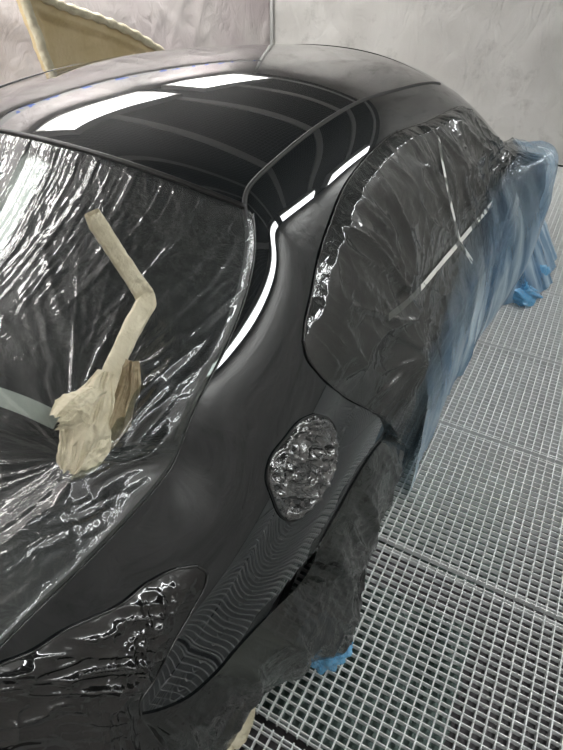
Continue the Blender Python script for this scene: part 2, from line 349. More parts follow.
# ---------------------------------------------------------------- the booth (turned 2 degrees against the car)
RZ = PSI
def rm(x, y, z=0):
    c, s = math.cos(RZ), math.sin(RZ); return (c*x-s*y, s*x+c*y, z)
X0, X1, Y0, Y1, ZC = -2.6, 6.0, -1.25, 3.45, 2.9
def wall_mat(name, c1, c2, seed):
    m, t, o = nt(name); L = t.links; p = pr(t, c1, .38, 0); tc = N(t,'ShaderNodeTexCoord')
    mp = N(t,'ShaderNodeMapping'); mp.inputs['Location'].default_value = (seed, seed*2, 0); L.new(tc.outputs['Object'], mp.inputs[0])
    n = N(t,'ShaderNodeTexNoise',Scale=1.3,Detail=4.0,Distortion=.8); L.new(mp.outputs[0], n.inputs['Vector'])
    r = N(t,'ShaderNodeValToRGB'); r.color_ramp.elements[0].position = .36; r.color_ramp.elements[1].position = .62
    r.color_ramp.elements[0].color = (*c1,1); r.color_ramp.elements[1].color = (*c2,1); L.new(n.outputs['Fac'], r.inputs[0])
    # dark scuffs
    n3 = N(t,'ShaderNodeTexNoise',Scale=3.1,Detail=5.0,Roughness=.7); L.new(mp.outputs[0], n3.inputs['Vector'])
    r3 = N(t,'ShaderNodeValToRGB'); r3.color_ramp.elements[0].position = .56; r3.color_ramp.elements[1].position = .80
    r3.color_ramp.elements[0].color = (1,1,1,1); r3.color_ramp.elements[1].color = (.55,.53,.53,1); L.new(n3.outputs['Fac'], r3.inputs[0])
    mx = N(t,'ShaderNodeMix',data_type='RGBA',blend_type='MULTIPLY'); mx.inputs[0].default_value = 1
    L.new(r.outputs[0], mx.inputs[6]); L.new(r3.outputs[0], mx.inputs[7])
    # the texture of many fine creases
    mp2 = N(t,'ShaderNodeMapping'); mp2.inputs['Scale'].default_value = (5,5,3.0); mp2.inputs['Rotation'].default_value = (.25,.2,0); L.new(tc.outputs['Object'], mp2.inputs[0])
    n2 = N(t,'ShaderNodeTexNoise',Scale=1.0,Detail=5.0,Distortion=1.3); L.new(mp2.outputs[0], n2.inputs['Vector'])
    s2 = N(t,'ShaderNodeMath',operation='SUBTRACT'); s2.inputs[1].default_value = .5; L.new(n2.outputs['Fac'], s2.inputs[0])
    a2 = N(t,'ShaderNodeMath',operation='ABSOLUTE'); L.new(s2.outputs[0], a2.inputs[0])
    b = N(t,'ShaderNodeBump',Strength=.75,Distance=.03); L.new(a2.outputs[0], b.inputs['Height']); L.new(b.outputs[0], p.inputs['Normal'])
    L.new(mx.outputs[2], p.inputs['Base Color']); L.new(p.outputs[0], o.inputs[0]); return m
WF = wall_mat('wall_film_grey', (.46,.45,.43), (.56,.55,.53), 1)
WL = wall_mat('wall_film_pink', (.46,.40,.41), (.55,.51,.50), 3.7)
def wall(name, a, b, z0, z1, mat, amp=.02, seed=0, n=150, m=80, opaque=True):
    u = np.linspace(0,1,n); w = np.linspace(0,1,m); A = np.array(a,float); B = np.array(b,float); Ld = np.linalg.norm(B-A); d = (B-A)/Ld; nr = np.array([-d[1],d[0]])
    UU, WW = np.meshgrid(u*Ld, w*(z1-z0), indexing='ij')
    D = amp*(.8*ridge(UU*.9+WW*.8+seed, WW*.5-UU*.2+seed, 3, 5)+.8*fbm(UU*1.5+seed, WW*1.2, 3))+ amp*.5*ridge(UU*2.4-WW*1.8, WW*.8+seed+UU*.4, 2, 8)
    v = [(A[0]+d[0]*UU[i,j]+nr[0]*D[i,j], A[1]+d[1]*UU[i,j]+nr[1]*D[i,j], z0+WW[i,j]) for i in range(n) for j in range(m)]
    v = [rm(*p) for p in v]; return tag(mesh_obj(name, v, grid_faces(n,m), mat), kind='structure')
wall('wall_front', (X1,Y1), (X1,Y0), 0, ZC, WF, .03, 2)
wall('wall_left', (X0,Y1), (X1,Y1), 0, ZC, WL, -.04, 5, 220)
wall('wall_right', (X1,Y0), (X0,Y0), 0, ZC, WF, .03, 9, 200)
wall('wall_back', (X0,Y0), (X0,Y1), 0, ZC, WF, .03, 13)
# ceiling: dark filter mesh between pale metal ribs
def ceil_mat():
    m, t, o = nt('ceiling_filter_mesh'); L = t.links; p = pr(t, (.1,.1,.1), .7); tc = N(t,'ShaderNodeTexCoord')
    sp = N(t,'ShaderNodeSeparateXYZ'); L.new(tc.outputs['Object'], sp.inputs[0])
    def line(out, per, width):
        a = N(t,'ShaderNodeMath',operation='DIVIDE'); a.inputs[1].default_value = per; L.new(out, a.inputs[0])
        f = N(t,'ShaderNodeMath',operation='FRACT'); L.new(a.outputs[0], f.inputs[0])
        g = N(t,'ShaderNodeMath',operation='LESS_THAN'); g.inputs[1].default_value = width/per; L.new(f.outputs[0], g.inputs[0]); return g.outputs[0]
    f1 = line(sp.outputs[0], .045, .009); f2 = line(sp.outputs[1], .045, .009)
    mxm = N(t,'ShaderNodeMath',operation='MAXIMUM'); L.new(f1, mxm.inputs[0]); L.new(f2, mxm.inputs[1])
    mix = N(t,'ShaderNodeMix',data_type='RGBA'); L.new(mxm.outputs[0], mix.inputs[0]); mix.inputs[6].default_value = (.025,.026,.027,1); mix.inputs[7].default_value = (.16,.16,.16,1)
    L.new(mix.outputs[2], p.inputs['Base Color']); L.new(p.outputs[0], o.inputs[0]); return m
cm = MB().box((X0,Y0,ZC),(X1,Y1,ZC+.05)).build('ceiling', ceil_mat()); cm.rotation_euler.z = RZ; tag(cm, kind='structure')
STEEL = simple('painted_white_metal', (.55,.55,.54), .4)
k = 0
for x in (-1.8,-.75,.3,1.35,2.4,3.42,4.5,5.6):
    r = MB().box((x-.07,Y0,ZC-.02),(x+.07,Y1,ZC)).build('ceiling_rib', STEEL); r.rotation_euler.z = RZ; tag(r, kind='structure')
m_, t_, o_ = nt('rail_with_blue_tape'); p_ = pr(t_, (.5,.5,.5), .5); tc_ = N(t_,'ShaderNodeTexCoord'); n_ = N(t_,'ShaderNodeTexNoise',Scale=7.0,Detail=3.0); t_.links.new(tc_.outputs['Object'], n_.inputs['Vector'])
r_ = N(t_,'ShaderNodeValToRGB'); r_.color_ramp.elements[0].position = .56; r_.color_ramp.elements[1].position = .60; r_.color_ramp.elements[0].color = (.42,.42,.42,1); r_.color_ramp.elements[1].color = (.08,.16,.55,1)
t_.links.new(n_.outputs['Fac'], r_.inputs[0]); t_.links.new(r_.outputs[0], p_.inputs['Base Color']); t_.links.new(p_.outputs[0], o_.inputs[0])
tr_ = MB().box((X0+.05,Y1-.075,2.28),(X1-.06,Y1-.035,2.34)).build('trim_1', m_); tr_.rotation_euler.z = RZ; tag(tr_, kind='structure')
tr_ = MB().tube([(X1-.05,Y1-.05,0),(X1-.05,Y1-.05,ZC)], .02, 12).build('trim_2', STEEL, None, True); tr_.rotation_euler.z = RZ; tag(tr_, kind='structure')
# lamps
def lamp(name, label, c, size, rot, mat, strength_mat, group):
    dl = .025 if size[1] > .4 else -.085
    """box fitting: housing + glowing diffuser; faces local -z"""
    t = empty(name, rm(*c)); t.rotation_euler = rot; tag(t, label, 'ceiling light', group)
    w, l = size[0]/2, size[1]/2
    hs = MB(); hs.box((-w-.03,-l-.03,.045),(w+.03,l+.03,.05))
    for q in ((-w-.03,-l-.03,w+.03,-l),(-w-.03,l,w+.03,l+.03),(-w-.03,-l,-w,l),(w,-l,w+.03,l)): hs.box((q[0],q[1],-.07),(q[2],q[3],.045))
    hs.build('housing', STEEL, t)
    df = MB().box((-w,-l,dl),(w,l,dl+.015)); df.build('diffuser', strength_mat, t)
    return t
E1 = emis('lamp_glow', (1,.985,.95), 28.0)
E2 = emis('side_lamp_glow', (.97,1,1), 28.0)
LAMPS = []
# ---------------------------------------------------------------- floor: pit base, filter mats, grating panels
base = MB().box((X0,Y0,-.16),(X1,Y1,-.115)).build('floor', noisy('pit_plate', (.04,.035,.037), (.085,.075,.08), .6, 5)); base.rotation_euler.z = RZ; tag(base, kind='structure')
GALV = noisy('galvanised_steel', (.78,.79,.78), (.88,.89,.88), .45, 25, .0)
PL, S0X = .7385, .4825
mat_filter = noisy('filter_fleece', (.03,.05,.043), (.15,.20,.18), .9, 9, 0, .5, 90)
for i in range(-3, 8):
    xa = S0X+i*PL; xb = xa+PL
    if xa > X1: break
    for col, (ya, yb) in enumerate(((Y0+.02, 1.0),(1.01, Y1-.02))):
        xe = min(xb, X1-.02); mb = MB(); py, px, dz = .0337, .7385/27, .024
        mb.box((xa+.013,ya,-dz),(xa+.016,yb,-.001)); mb.box((xe-.016,ya,-dz),(xe-.013,yb,-.001)); mb.box((xa+.007,ya,-dz),(xe-.007,ya+.004,0)); mb.box((xa+.007,yb-.004,-dz),(xe-.007,yb,0))
        n = int((yb-ya)/py)
        for j in range(1,n+1): y = ya+j*py; mb.box((xa+.008,y-.0019,-dz),(xe-.008,y+.0019,0))
        n = int((xe-xa)/px)
        for j in range(1,n):
            x = xa+j*px
            if x < xa+.02 or x > xe-.02: continue
            mb.box((x-.0015,ya,-.022),(x+.0015,yb,-.0008))
        o = mb.build('grating_panel', GALV); o.rotation_euler.z = RZ
        names = {-3:'three rows behind the rear wheel', -2:'two rows behind the rear wheel', -1:'just behind the rear wheel', 0:'beside the rear wheel', 1:'one row beyond the rear wheel', 2:'two rows beyond the rear wheel', 3:'beside the front door', 4:'beside the front wheel',5:'ahead of the front wheel',6:'one row short of the front wall',7:'cut to fit the front wall'}
        tag(o, 'steel grating panel '+names[i]+(' on the open side' if col == 0 else ' under the far half'), 'floor grating', 'floor grating panels')
        if i in (-1,0,1,2,3,4) and col == 0:
            fo = mesh_obj('filter_mat', *(lambda G: ([rm(*p) for p in G], grid_faces(40,60)))([(xa+.03+(PL-.17)*a/39+.008*math.sin(b*.9+i), .95-(1.115+.04*math.sin(i*2.2))*b/59+.006*math.sin(a*.7), -.075+.02*float(fbm(np.array([a*.2+i*5.]),np.array([b*.2]),3)[0])) for a in range(40) for b in range(60)]), mat_filter)
            tag(fo, 'grey green filter fleece under the grating '+names[i], 'filter mat', 'filter mats')
# ---------------------------------------------------------------- lamps: a row along each long wall
LAMP_LIST = []
for i, (xa, ln) in enumerate(((-2.3,1.15),(-1.0,1.1),(.3,1.1),(1.9,1.55),(3.9,1.35))):
    for side, yy in (('left', 3.02), ('right', -1.02)):
        if side == 'right' and xa < -2: continue
        lab_ = ('wide ceiling light on the far side, ' if side == 'left' else 'narrow ceiling light on the camera side, ')+['at the very back of the booth','behind the car','over the boot','over the roof','over the bonnet'][i]
        LAMP_LIST.append(((xa+ln/2, yy, ZC-.05), (ln, .52 if side == 'left' else .16), (0,0,RZ), lab_, E1 if side == 'left' else E2))
# ---------------------------------------------------------------- laying film on surfaces
def pxcurve(pts, n, closed=False):
    P = np.array(pts, float); d = np.r_[0, np.cumsum(np.linalg.norm(np.diff(P,axis=0),axis=1))]; return monot(d/d[-1], P)(np.linspace(0,1,n))
def hits(P, bv=None, off=0.0):
    out = []; last = None
    for p in P.reshape(-1,2):
        r = hit(p[0], p[1], bv)
        if r is None: out.append(None)
        else: out.append(r[0]+r[1]*off)
    ok = [i for i,o in enumerate(out) if o is not None]
    for i in range(len(out)):
        if out[i] is None: out[i] = out[min(ok, key=lambda k: abs(k-i))]
    return np.array(out).reshape(P.shape[:-1]+(3,))
def coons(top, right, bottom, left, nu, nv):  # corner order: top L->R, right T->B, bottom L->R, left T->B ; rows top->bottom
    T, B, L_, R_ = pxcurve(top,nv), pxcurve(bottom,nv), pxcurve(left,nu), pxcurve(right,nu)
    a = np.linspace(0,1,nu)[:,None,None]; b = np.linspace(0,1,nv)[None,:,None]
    return (1-a)*T[None]+a*B[None]+(1-b)*L_[:,None]+b*R_[:,None]-((1-a)*(1-b)*T[0]+(1-a)*b*T[-1]+a*(1-b)*B[0]+a*b*B[-1])
def towards(G):                               # normals facing the camera side
    n = normals(G); flip = (n*(EYE-G)).sum(2,keepdims=True) < 0; 
    if flip.mean() > .5: n = -n
    return n
def edgefade(nu, nv, w=.06):
    a = np.minimum(np.linspace(0,1,nu), np.linspace(1,0,nu))[:,None]; b = np.minimum(np.linspace(0,1,nv), np.linspace(1,0,nv))[None]
    return np.clip(np.minimum(a,b)/w, 0, 1)
def sheet(name, G, mat, label, cat='plastic film', uv=None, parent=None, group=None, uv2=None):
    o = mesh_obj(name, G.reshape(-1,3), grid_faces(G.shape[0], G.shape[1]), mat, parent, uv=None if uv is None else uv.reshape(-1,2), out=None, uv2=None if uv2 is None else uv2.reshape(-1,2))
    if not parent: tag(o, label, cat, group)
    return o
F_REAR = film('clear_film_rear', (.62,.66,.64), .035, (.09,.13,.12), .09, 1.6, 1.2, .36, 1, .06, bdist=.003, crinkle=24, broad=.5)
F_SIDE = film('clear_film_side', (.42,.43,.42), .25, (.034,.037,.034), .07, 5, 1.0, .5, 1, .03, bdist=.006, crinkle=7, broad=.18, streak=(.085,.09,.083), sscale=(.5,.4))
F_BLACK = film('film_over_black', (.10,.10,.10), .6, (.005,.005,.005), .07, .8, .8, .25, 1, .03, bdist=.006, crinkle=3, broad=.1)
F_WHEEL = film('film_over_wheel', (.12,.12,.12), .7, (.008,.009,.008), .06, 6, 1.5, .6, 1, .02, bdist=.008, crinkle=7, broad=.15, streak=(.022,.026,.022), sscale=(.4,.5))
F_BLUE = film('blue_film', (.50,.68,.82), .55, (.06,.22,.42), .10, 9, 1.2, .7, 1, .05, bdist=.007, crinkle=8, broad=.25, streak=(.66,.82,.92), sscale=(.9,.6), fade=.62)  # near-white streak colour paints crease highlights into the blue
F_FUEL = film('film_fuel', (.10,.10,.10), .5, (.008,.008,.008), .06, 1, 1, .7, 1, .16, bdist=.008, crinkle=20, broad=.1)
# --- rear window and boot
ts = np.linspace(.05, 2.985, 460); sv = np.array([.08,.05,.025]); NS = 340
GA = side_grid(ts, sv); GB = mid_grid(ts, NS); G = np.concatenate([GA, GB], 1)
n = normals(G); n[n[...,2] < 0] *= -1
Fp = hit(72,458)[0]; dx, dy = G[...,0]-Fp[0], G[...,1]-Fp[1]; ang = np.arctan2(dy, dx); rad = np.hypot(dx, dy)
Q = hit(215,200)[0]; dx2, dy2 = G[...,0]-(Q[0]+.25), G[...,1]-(Q[1]+.15); ang2 = np.arctan2(dy2, dx2); rad2 = np.hypot(dx2,dy2)
near = np.exp(-(rad/.45)**2); lip = np.exp(-((G[...,1]-.62)/.065)**2)*np.exp(-((G[...,0]-.36)/.26)**2)
gx, gy = G[...,0], G[...,1]; glass = np.clip((gx-.50)*6,0,1)
fan = (gy-1.0)*(1+.9*(.95-gx)); wob = .05*fbm(gx*9+3, gy*9, 2)
D = .004+.009*near*ridge(ang*4.2, rad*2+1, 2, 5)*np.clip(rad/.08,0,1)+.0045*glass*ridge(fan*22+wob*8, gx*1.3+gy*.5, 2, 10)+.003*glass*ridge(fan*34+wob*8+5, gx*2.3, 2, 8)
D += .0025*ridge(gx*8+gy*4+wob*12, gy*7-gx*3, 2, 14)+.002*ridge(gx*17-gy*7+wob*9, gy*14, 2, 12)
D += .055*lip*(ridge(gy*17+gx*3+wob*10, gx*4+2, 3, 1.8)+.3)
D *= np.minimum(1, np.r_[np.linspace(.2,1,6), np.ones(G.shape[1]-6)])[None,:]*np.clip((ts[-1]-ts)/.06+.15,0,1)[:,None]
G2 = G+n*D[...,None]
uvw = np.stack([np.where(rad < .5, ang*3.2, ang*3.2), rad*2.2], 2)
REARF = sheet('plastic_film', G2, F_REAR, 'crinkled clear plastic film stretched over the rear window and boot opening', uv=uvw)
# --- fuel filler recess
cen = np.array([302,468.]); loop = [(315,414),(327,418),(335,431),(336,459),(326,486),(309,509),(290,521),(280,515),(272,497),(266,477),(269,461),(285,438),(301,420),(315,414)]
LP = pxcurve(loop, 97)
def polar(k, bv=None): return cen+(LP-cen)*k
rr = np.linspace(0.02,1,48); PG = np.stack([polar(k) for k in rr]); HG = hits(PG); nn = towards(HG)
nn = nn.mean((0,1)); nn /= np.linalg.norm(nn)
uu_, ww_ = PG[...,0]/9., PG[...,1]/9.
dd = .0025+(.034*ridge(uu_*.7, ww_*.7, 3, 2.2)-.008)*np.clip((1-rr)/.12,0,1)[:,None]
dd += .006*np.exp(-((rr-.93)/.05)**2)[:,None]
sheet('plastic_film', HG+nn*dd[...,None], F_FUEL, 'small crumpled film patch over the fuel filler opening', uv=PG/20.)
ring = [tuple(p+nn*.003) for p in hits(LP)]
MB().tube([tuple(np.array(p)-np.array(OFF)) for p in ring], .0028, 6, cap=False).build('fuel_filler_rim', BLK, car, True)
# --- tail lamp and bumper corner
PG = coons([(-90,716),(-40,682),(0,664),(30,652),(65,630),(119,605),(149,582),(180,568),(197,566)], [(197,566),(206,574),(204,586),(194,605),(174,640),(152,682),(139,704),(146,740),(170,800)],
           [(-90,900),(170,800)], [(-90,716),(-90,900)], 150, 230)
HG = hits(PG); nn = towards(HG); a, b = PG[...,0]/10., PG[...,1]/10.
far = np.clip((560-b*10)/1,0,1)*0
crx = np.exp(-((a*10-135-(700-b*10)*.25)/38)**2)
D = (.006+.020*ridge(a*.10-b*.03+2, b*.42+a*.06, 2, 4)+crx*.016*ridge(a*.6,b*.5,3,4)+.004*ridge(a*.3,b*.8,2,6))*edgefade(150,230,.08)+.003
TG = HG+nn*D[...,None]; TAILF = sheet('plastic_film', TG, F_BLACK, 'glossy black film crumpled over the tail lamp opening and rear corner', uv=np.stack([b*.12+a*.02, a*.06],2))
# --- sheet over the rear wheel: from the arch lip down to the grating
top = pxcurve([(120,790),(139,714),(150,712),(184,699),(214,674),(239,645),(272,610),(296,586),(308,570),(320,542),(337,511),(353,482),(369,456),(381,441),(391,430)], 200)
TP = hits(top, off=.004)
hem = [(140,900,.02),(180,800,.02),(216,745,.02),(240,706,.02),(270,680,.02),(300,665,.02),(322,655,.01),(340,645,.01),(347,628,.01),(352,590,.01),(366,545,.01),(384,500,.01),(394,465,.01),(398,452,.01)]
HP = np.array([atz(*h_) for h_ in hem]); d = np.r_[0,np.cumsum(np.linalg.norm(np.diff(HP,axis=0),axis=1))]; HP = monot(d/d[-1],HP)(np.linspace(0,1,200))
k = np.linspace(0,1,110)[:,None,None]; G = TP[None]*(1-k)+HP[None]*k
bul = np.sin(np.pi*k[...,0])**.8
G[...,1] -= .035*bul; G[...,2] += 0
S1 = np.linspace(0,14,200)[None]; kk = k[...,0]
amp = np.clip(kk*6,0,1)
G[...,1] += -amp*(.045*ridge(S1*.8+kk*1.5, kk*1.3+4, 3, 2)); G[...,0] += amp*.02*(fbm(S1*2,kk*3,3)-.4)
G[...,2] += .05*np.clip((kk-.85)/.15,0,1)*ridge(S1*1.7, kk*2, 2, 2)
G[...,2] = np.maximum(G[...,2], .006)
sheet('plastic_film', G, F_WHEEL, 'dark hanging plastic film covering the rear wheel down to the grating', uv=np.stack([S1+0*kk, kk*1.5+0*S1],2)*np.array([.12,.5]))
# --- big sheet over the doors and side windows
def xt(x):                                     # x -> t along the belt rail
    tt = np.linspace(0,7,1401); return np.interp(x, RAILS[3](tt)[:,0], tt)
hx = [(345,640),(375,530),(392,487),(412,440),(430,409),(450,370),(470,330),(486,302),(505,297),(525,295),(541,288),(546,268),(549,250)]
hp = [atz(a_,b_,.012) for a_,b_ in hx]; hp = [p for p in hp]; hp.append(np.array([4.6,.35,.012]))
hxs = np.array([p[0] for p in hp]); hys = np.array([p[1] for p in hp])
tf = np.linspace(2.4,7,420)
xb = RAILS[3](tf)[:,0]
mb_ = np.exp(-((xb-2.78)/np.where(xb < 2.78, .16, .30))**2)
KV = [.3,.6,.9,1.2,1.5,1.8,2.1,2.45,2.8,3.5,4.2]
B_ = side_grid(tf, KV[:9]); wv_ = np.array([0,0,0,0,.12,.55,1,.9,.75])
B_[:,:,1] -= .150*mb_[:,None]*wv_[None]; B_[:,:,2] += .07*mb_[:,None]*np.array([0,0,0,0,0,.35,1,.7,0])[None]
hy = np.interp(xb, hxs, hys); lastb = B_[:,8]
H1_ = lastb.copy(); H1_[:,2] = .33; H1_[:,1] = .55*lastb[:,1]+.45*hy-.01
H2_ = lastb.copy(); H2_[:,2] = .008; H2_[:,1] = hy
FK = np.concatenate([B_.transpose(1,0,2), H1_[None], H2_[None]])
vf = np.linspace(.3,4.2,300); FS = monot(KV, FK.reshape(11,-1))(vf).reshape(300,len(tf),3).transpose(1,0,2)   # (t,v,3)
BF = bvh_from([FS]); nt_, nv_ = FS.shape[:2]
def tv(px, py):                                 # pixel -> (t,v) on the body
    r = hit(px,py)
    q = np.array(r[0]) if r else None
    d2 = ((FS-q)**2).sum(2); i = np.unravel_index(d2.argmin(), d2.shape); return (tf[i[0]], vf[i[1]])
def fs_eval(T, Vv):
    ti = np.clip((T-tf[0])/(tf[-1]-tf[0])*(nt_-1), 0, nt_-1.001); vi = np.clip((Vv-vf[0])/(vf[-1]-vf[0])*(nv_-1), 0, nv_-1.001)
    i = ti.astype(int); j = vi.astype(int); a = (ti-i)[...,None]; b = (vi-j)[...,None]
    return (FS[i,j]*(1-a)+FS[i+1,j]*a)*(1-b)+(FS[i,j+1]*(1-a)+FS[i+1,j+1]*a)*b
topc = [tv(*p) for p in [(303,340),(305,320),(312,292),(326,232),(349,178),(389,137),(429,120),(462,107)]]+[(5.15,.95),(5.5,1.25),(6.0,1.2),(7,1.1)]
leftc = [tv(*p) for p in [(303,340),(307,358),(318,374),(340,393),(368,409),(388,428)]]+[(3.55,3.3),(3.6,4.2)]
print('top', topc); print('left', leftc)
TV = coons(topc, [(7,1.1),(7,4.2)], [leftc[-1],(7,4.2)], leftc, 300, 420)
T_, V_ = TV[...,0], TV[...,1]; G = fs_eval(T_, V_); n = normals(G)
if (n[...,1]).mean() > 0: n = -n
X_, Z_ = G[...,0], G[...,2]
mp_ = np.array([2.75,1.0]); am = np.arctan2(Z_-mp_[1], X_-mp_[0]); rm_ = np.hypot(X_-mp_[0], Z_-mp_[1])
fold = ridge(X_*5+Z_*3.5, Z_*1.2-X_*.4, 3, 3)
rad_ = ridge(am*4.5, rm_*1.0+3, 2, 2.5)*np.exp(-(rm_/.9)**2)*np.clip(rm_/.08,0,1)
low = np.clip((.75-Z_)/.4,0,1)
crs = ridge(X_*3.6+Z_*4.5+.12*np.sin(X_*9), X_*1.1-Z_*.8+2, 2, 12)+.6*ridge(X_*7+Z_*3, Z_*1.2+5, 2, 14)*np.clip((Z_-.85)*5,0,1)
DK_ = (.010+.012*fold+.026*crs+.022*rad_+.022*low*ridge(X_*7, Z_*.6, 3, 2)+.005*ridge(X_*14+Z_*4,Z_*6,2,2))*np.clip(edgefade(300,420,.05)+.12,0,1)
# a pulled point above the rear door handle
hp_ = hit(402,352)[0]; rh = np.hypot(X_-hp_[0], Z_-hp_[2]); ah = np.arctan2(Z_-hp_[2], X_-hp_[0])
DK_ += .06*np.exp(-(rh/.10)**2)+.020*ridge(ah*4, rh*2, 2, 5)*np.exp(-(rh/.34)**2)*np.clip(rh/.04,0,1)
G3 = G+n*DK_[...,None]; G3[...,2] = np.maximum(G3[...,2], .006)
SIDEF = sheet('plastic_film', G3, F_SIDE, 'large grey hazed plastic film draped over the side windows, doors and mirror', uv=np.stack([X_+Z_*.5, Z_],2))
# --- blue sheet underneath and below it
T2, V2 = np.meshgrid(np.linspace(3.72,7,300), np.linspace(0,1,160), indexing='ij')
v0 = 2.75-.75*np.clip((T2-3.6)/1.2,0,1)+.12*np.sin(T2*5)-.55*np.clip((T2-5.0)/.6,0,1)
Vv = v0+(4.2-v0)*V2; G = fs_eval(T2, Vv); n = normals(G)
if (n[...,1]).mean() > 0: n = -n
X_, Z_ = G[...,0], G[...,2]
D = .034+.045*ridge(X_*5+Z_, Z_*.7, 3, 2)*np.clip((Vv-v0)*2,0.1,1)+.01*ridge(X_*17,Z_*3,2,2)
G4 = G+n*D[...,None]; G4[...,2] = np.maximum(G4[...,2], .010)
sheet('blue_plastic_film', G4, F_BLUE, 'pale blue plastic film skirt hanging along the doors down to the grating', uv=np.stack([X_+Z_*.3, Z_],2), uv2=np.stack([X_*.35, V2+.15*np.clip((X_-2.3)/.6,0,1)],2))
# --- bunched blue ends on the grating
def bunch(name, c, size, mat, label, seed, n=70, nested=.35, cat='plastic film'):
    v = []; th = np.linspace(0,2*np.pi,n,endpoint=False); ph = np.linspace(0.0,1,n)
    TH, PH = np.meshgrid(th, ph); ct, st = np.cos(TH), np.sin(TH)
    r = np.sin(PH*np.pi*.5)**.7; zz = np.cos(PH*np.pi*.5)
    q = ridge(ct*2+seed+zz*2, st*2+seed-zz, 3, 1.6); 
    k_ = .62+.75*q; x = c[0]+size[0]*r*ct*k_; y = c[1]+size[1]*r*st*k_; z = .006+size[2]*zz*(.5+q)+.012*q
    G = np.stack([x,y,z],2); G = np.concatenate([G, G[:,:1]],1)
    return sheet(name, G, mat, label, cat, uv=np.stack([np.r_[th,2*np.pi][None]*.5+0*G[...,0], np.repeat(ph[:,None],n+1,1)],2))
F_BLUE2 = film('blue_film_bunched', (.35,.70,.95), .7, (.14,.50,.85), .10, 6, 3, .8, 1, .08, bdist=.01, crinkle=20)
bunch('bunched_blue_film', atz(520,279,.05), (.26,.15,.14), F_BLUE2, 'bright blue film end bunched up on the grating near the front wheel', 3.3)
bunch('bunched_blue_film', atz(325,642,.03), (.075,.07,.09), F_BLUE2, 'small bright blue film end bunched beside the rear wheel', 7.1)
def edge_bead(films, P, r=.0028):
    mb = MB().tube([tuple(p) for p in P], r, 6, cap=False); mb.build('rolled_edge', F_EDGE, films, True)
F_EDGE = simple('rolled_film_edge', (.012,.012,.012), .12, 0, **{'Specular IOR Level':.8})
edge_bead(SIDEF, np.concatenate([G3[::-1,0][90:], G3[0,:]])[:], .003)
edge_bead(REARF, G2[:,0], .003); edge_bead(TAILF, np.concatenate([TG[0,:], TG[:,-1]]), .003)
# --- masking tape on the side film, plus a pale strip painted as a reflection
TAPE = noisy('tape_or_glare_strip', (.70,.71,.66), (.80,.80,.75), .6, 40)
def tape(pts, w, label, off=.026, mat=TAPE, name='tape_or_glare_strip', bv=None):
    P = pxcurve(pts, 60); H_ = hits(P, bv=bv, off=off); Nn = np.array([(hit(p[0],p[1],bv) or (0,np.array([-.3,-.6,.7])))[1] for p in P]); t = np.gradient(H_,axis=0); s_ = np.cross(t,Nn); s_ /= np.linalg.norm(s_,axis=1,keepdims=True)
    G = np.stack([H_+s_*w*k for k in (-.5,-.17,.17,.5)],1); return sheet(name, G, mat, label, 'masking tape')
_t0 = float(np.interp(2.84, xb, tf)); _T, _V = np.meshgrid(np.linspace(_t0-.03,_t0+.04,12), np.linspace(1.95,2.2,14), indexing='ij'); _G = fs_eval(_T,_V); _n = normals(_G); _n = np.where(_n[...,1:2] > 0, -_n, _n)
sheet('tape_or_glare_strip', _G+_n*.055, TAPE, 'small white tape tab on the tip of the covered door mirror', 'masking tape')
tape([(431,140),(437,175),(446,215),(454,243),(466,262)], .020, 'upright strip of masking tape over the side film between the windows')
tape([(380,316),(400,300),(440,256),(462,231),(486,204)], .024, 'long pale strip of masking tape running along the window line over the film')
tape([(-60,382),(-20,391),(20,404),(58,421)], .035, 'pale strip painted as a reflected band along the lower edge of the rear window', off=.003)  # no tape here: pale colour stands in for a bright reflection on the glass
# side windows under the film (parts of the car)
def winpatch(t0,t1,va,vb):
    T, W = np.meshgrid(np.linspace(t0,t1,60), np.linspace(0,1,24), indexing='ij'); k = (T-t0)/(t1-t0)
    lo = np.minimum(va(T)+0*T, vb-.05); Vq = lo+(vb-lo)*W
    ii = SIDE_EV(T, Vq); n = normals(ii); n = np.where(n[...,1:2] > 0, -n, n); return ii+n*.0015
def SIDE_EV(T, Vq):
    ti = np.clip(T/7*(NU-1),0,NU-1.001); vi = np.clip(Vq/3.4*(NV-1),0,NV-1.001); i = ti.astype(int); j = vi.astype(int); a = (ti-i)[...,None]; b = (vi-j)[...,None]
    return (SG[i,j]*(1-a)+SG[i+1,j]*a)*(1-b)+(SG[i,j+1]*(1-a)+SG[i+1,j+1]*a)*b
for (t0,t1) in ((3.32,3.95),(4.05,5.25)):
    W_ = winpatch(t0,t1,(lambda T: 1.0+1.0*np.clip((3.6-T)/.3,0,1)+.6*np.clip((T-4.9)/.35,0,1)),2.02)
    for GG in (W_, mir(W_)): cpart('side_window', GG, grid_faces(60,24), GL)
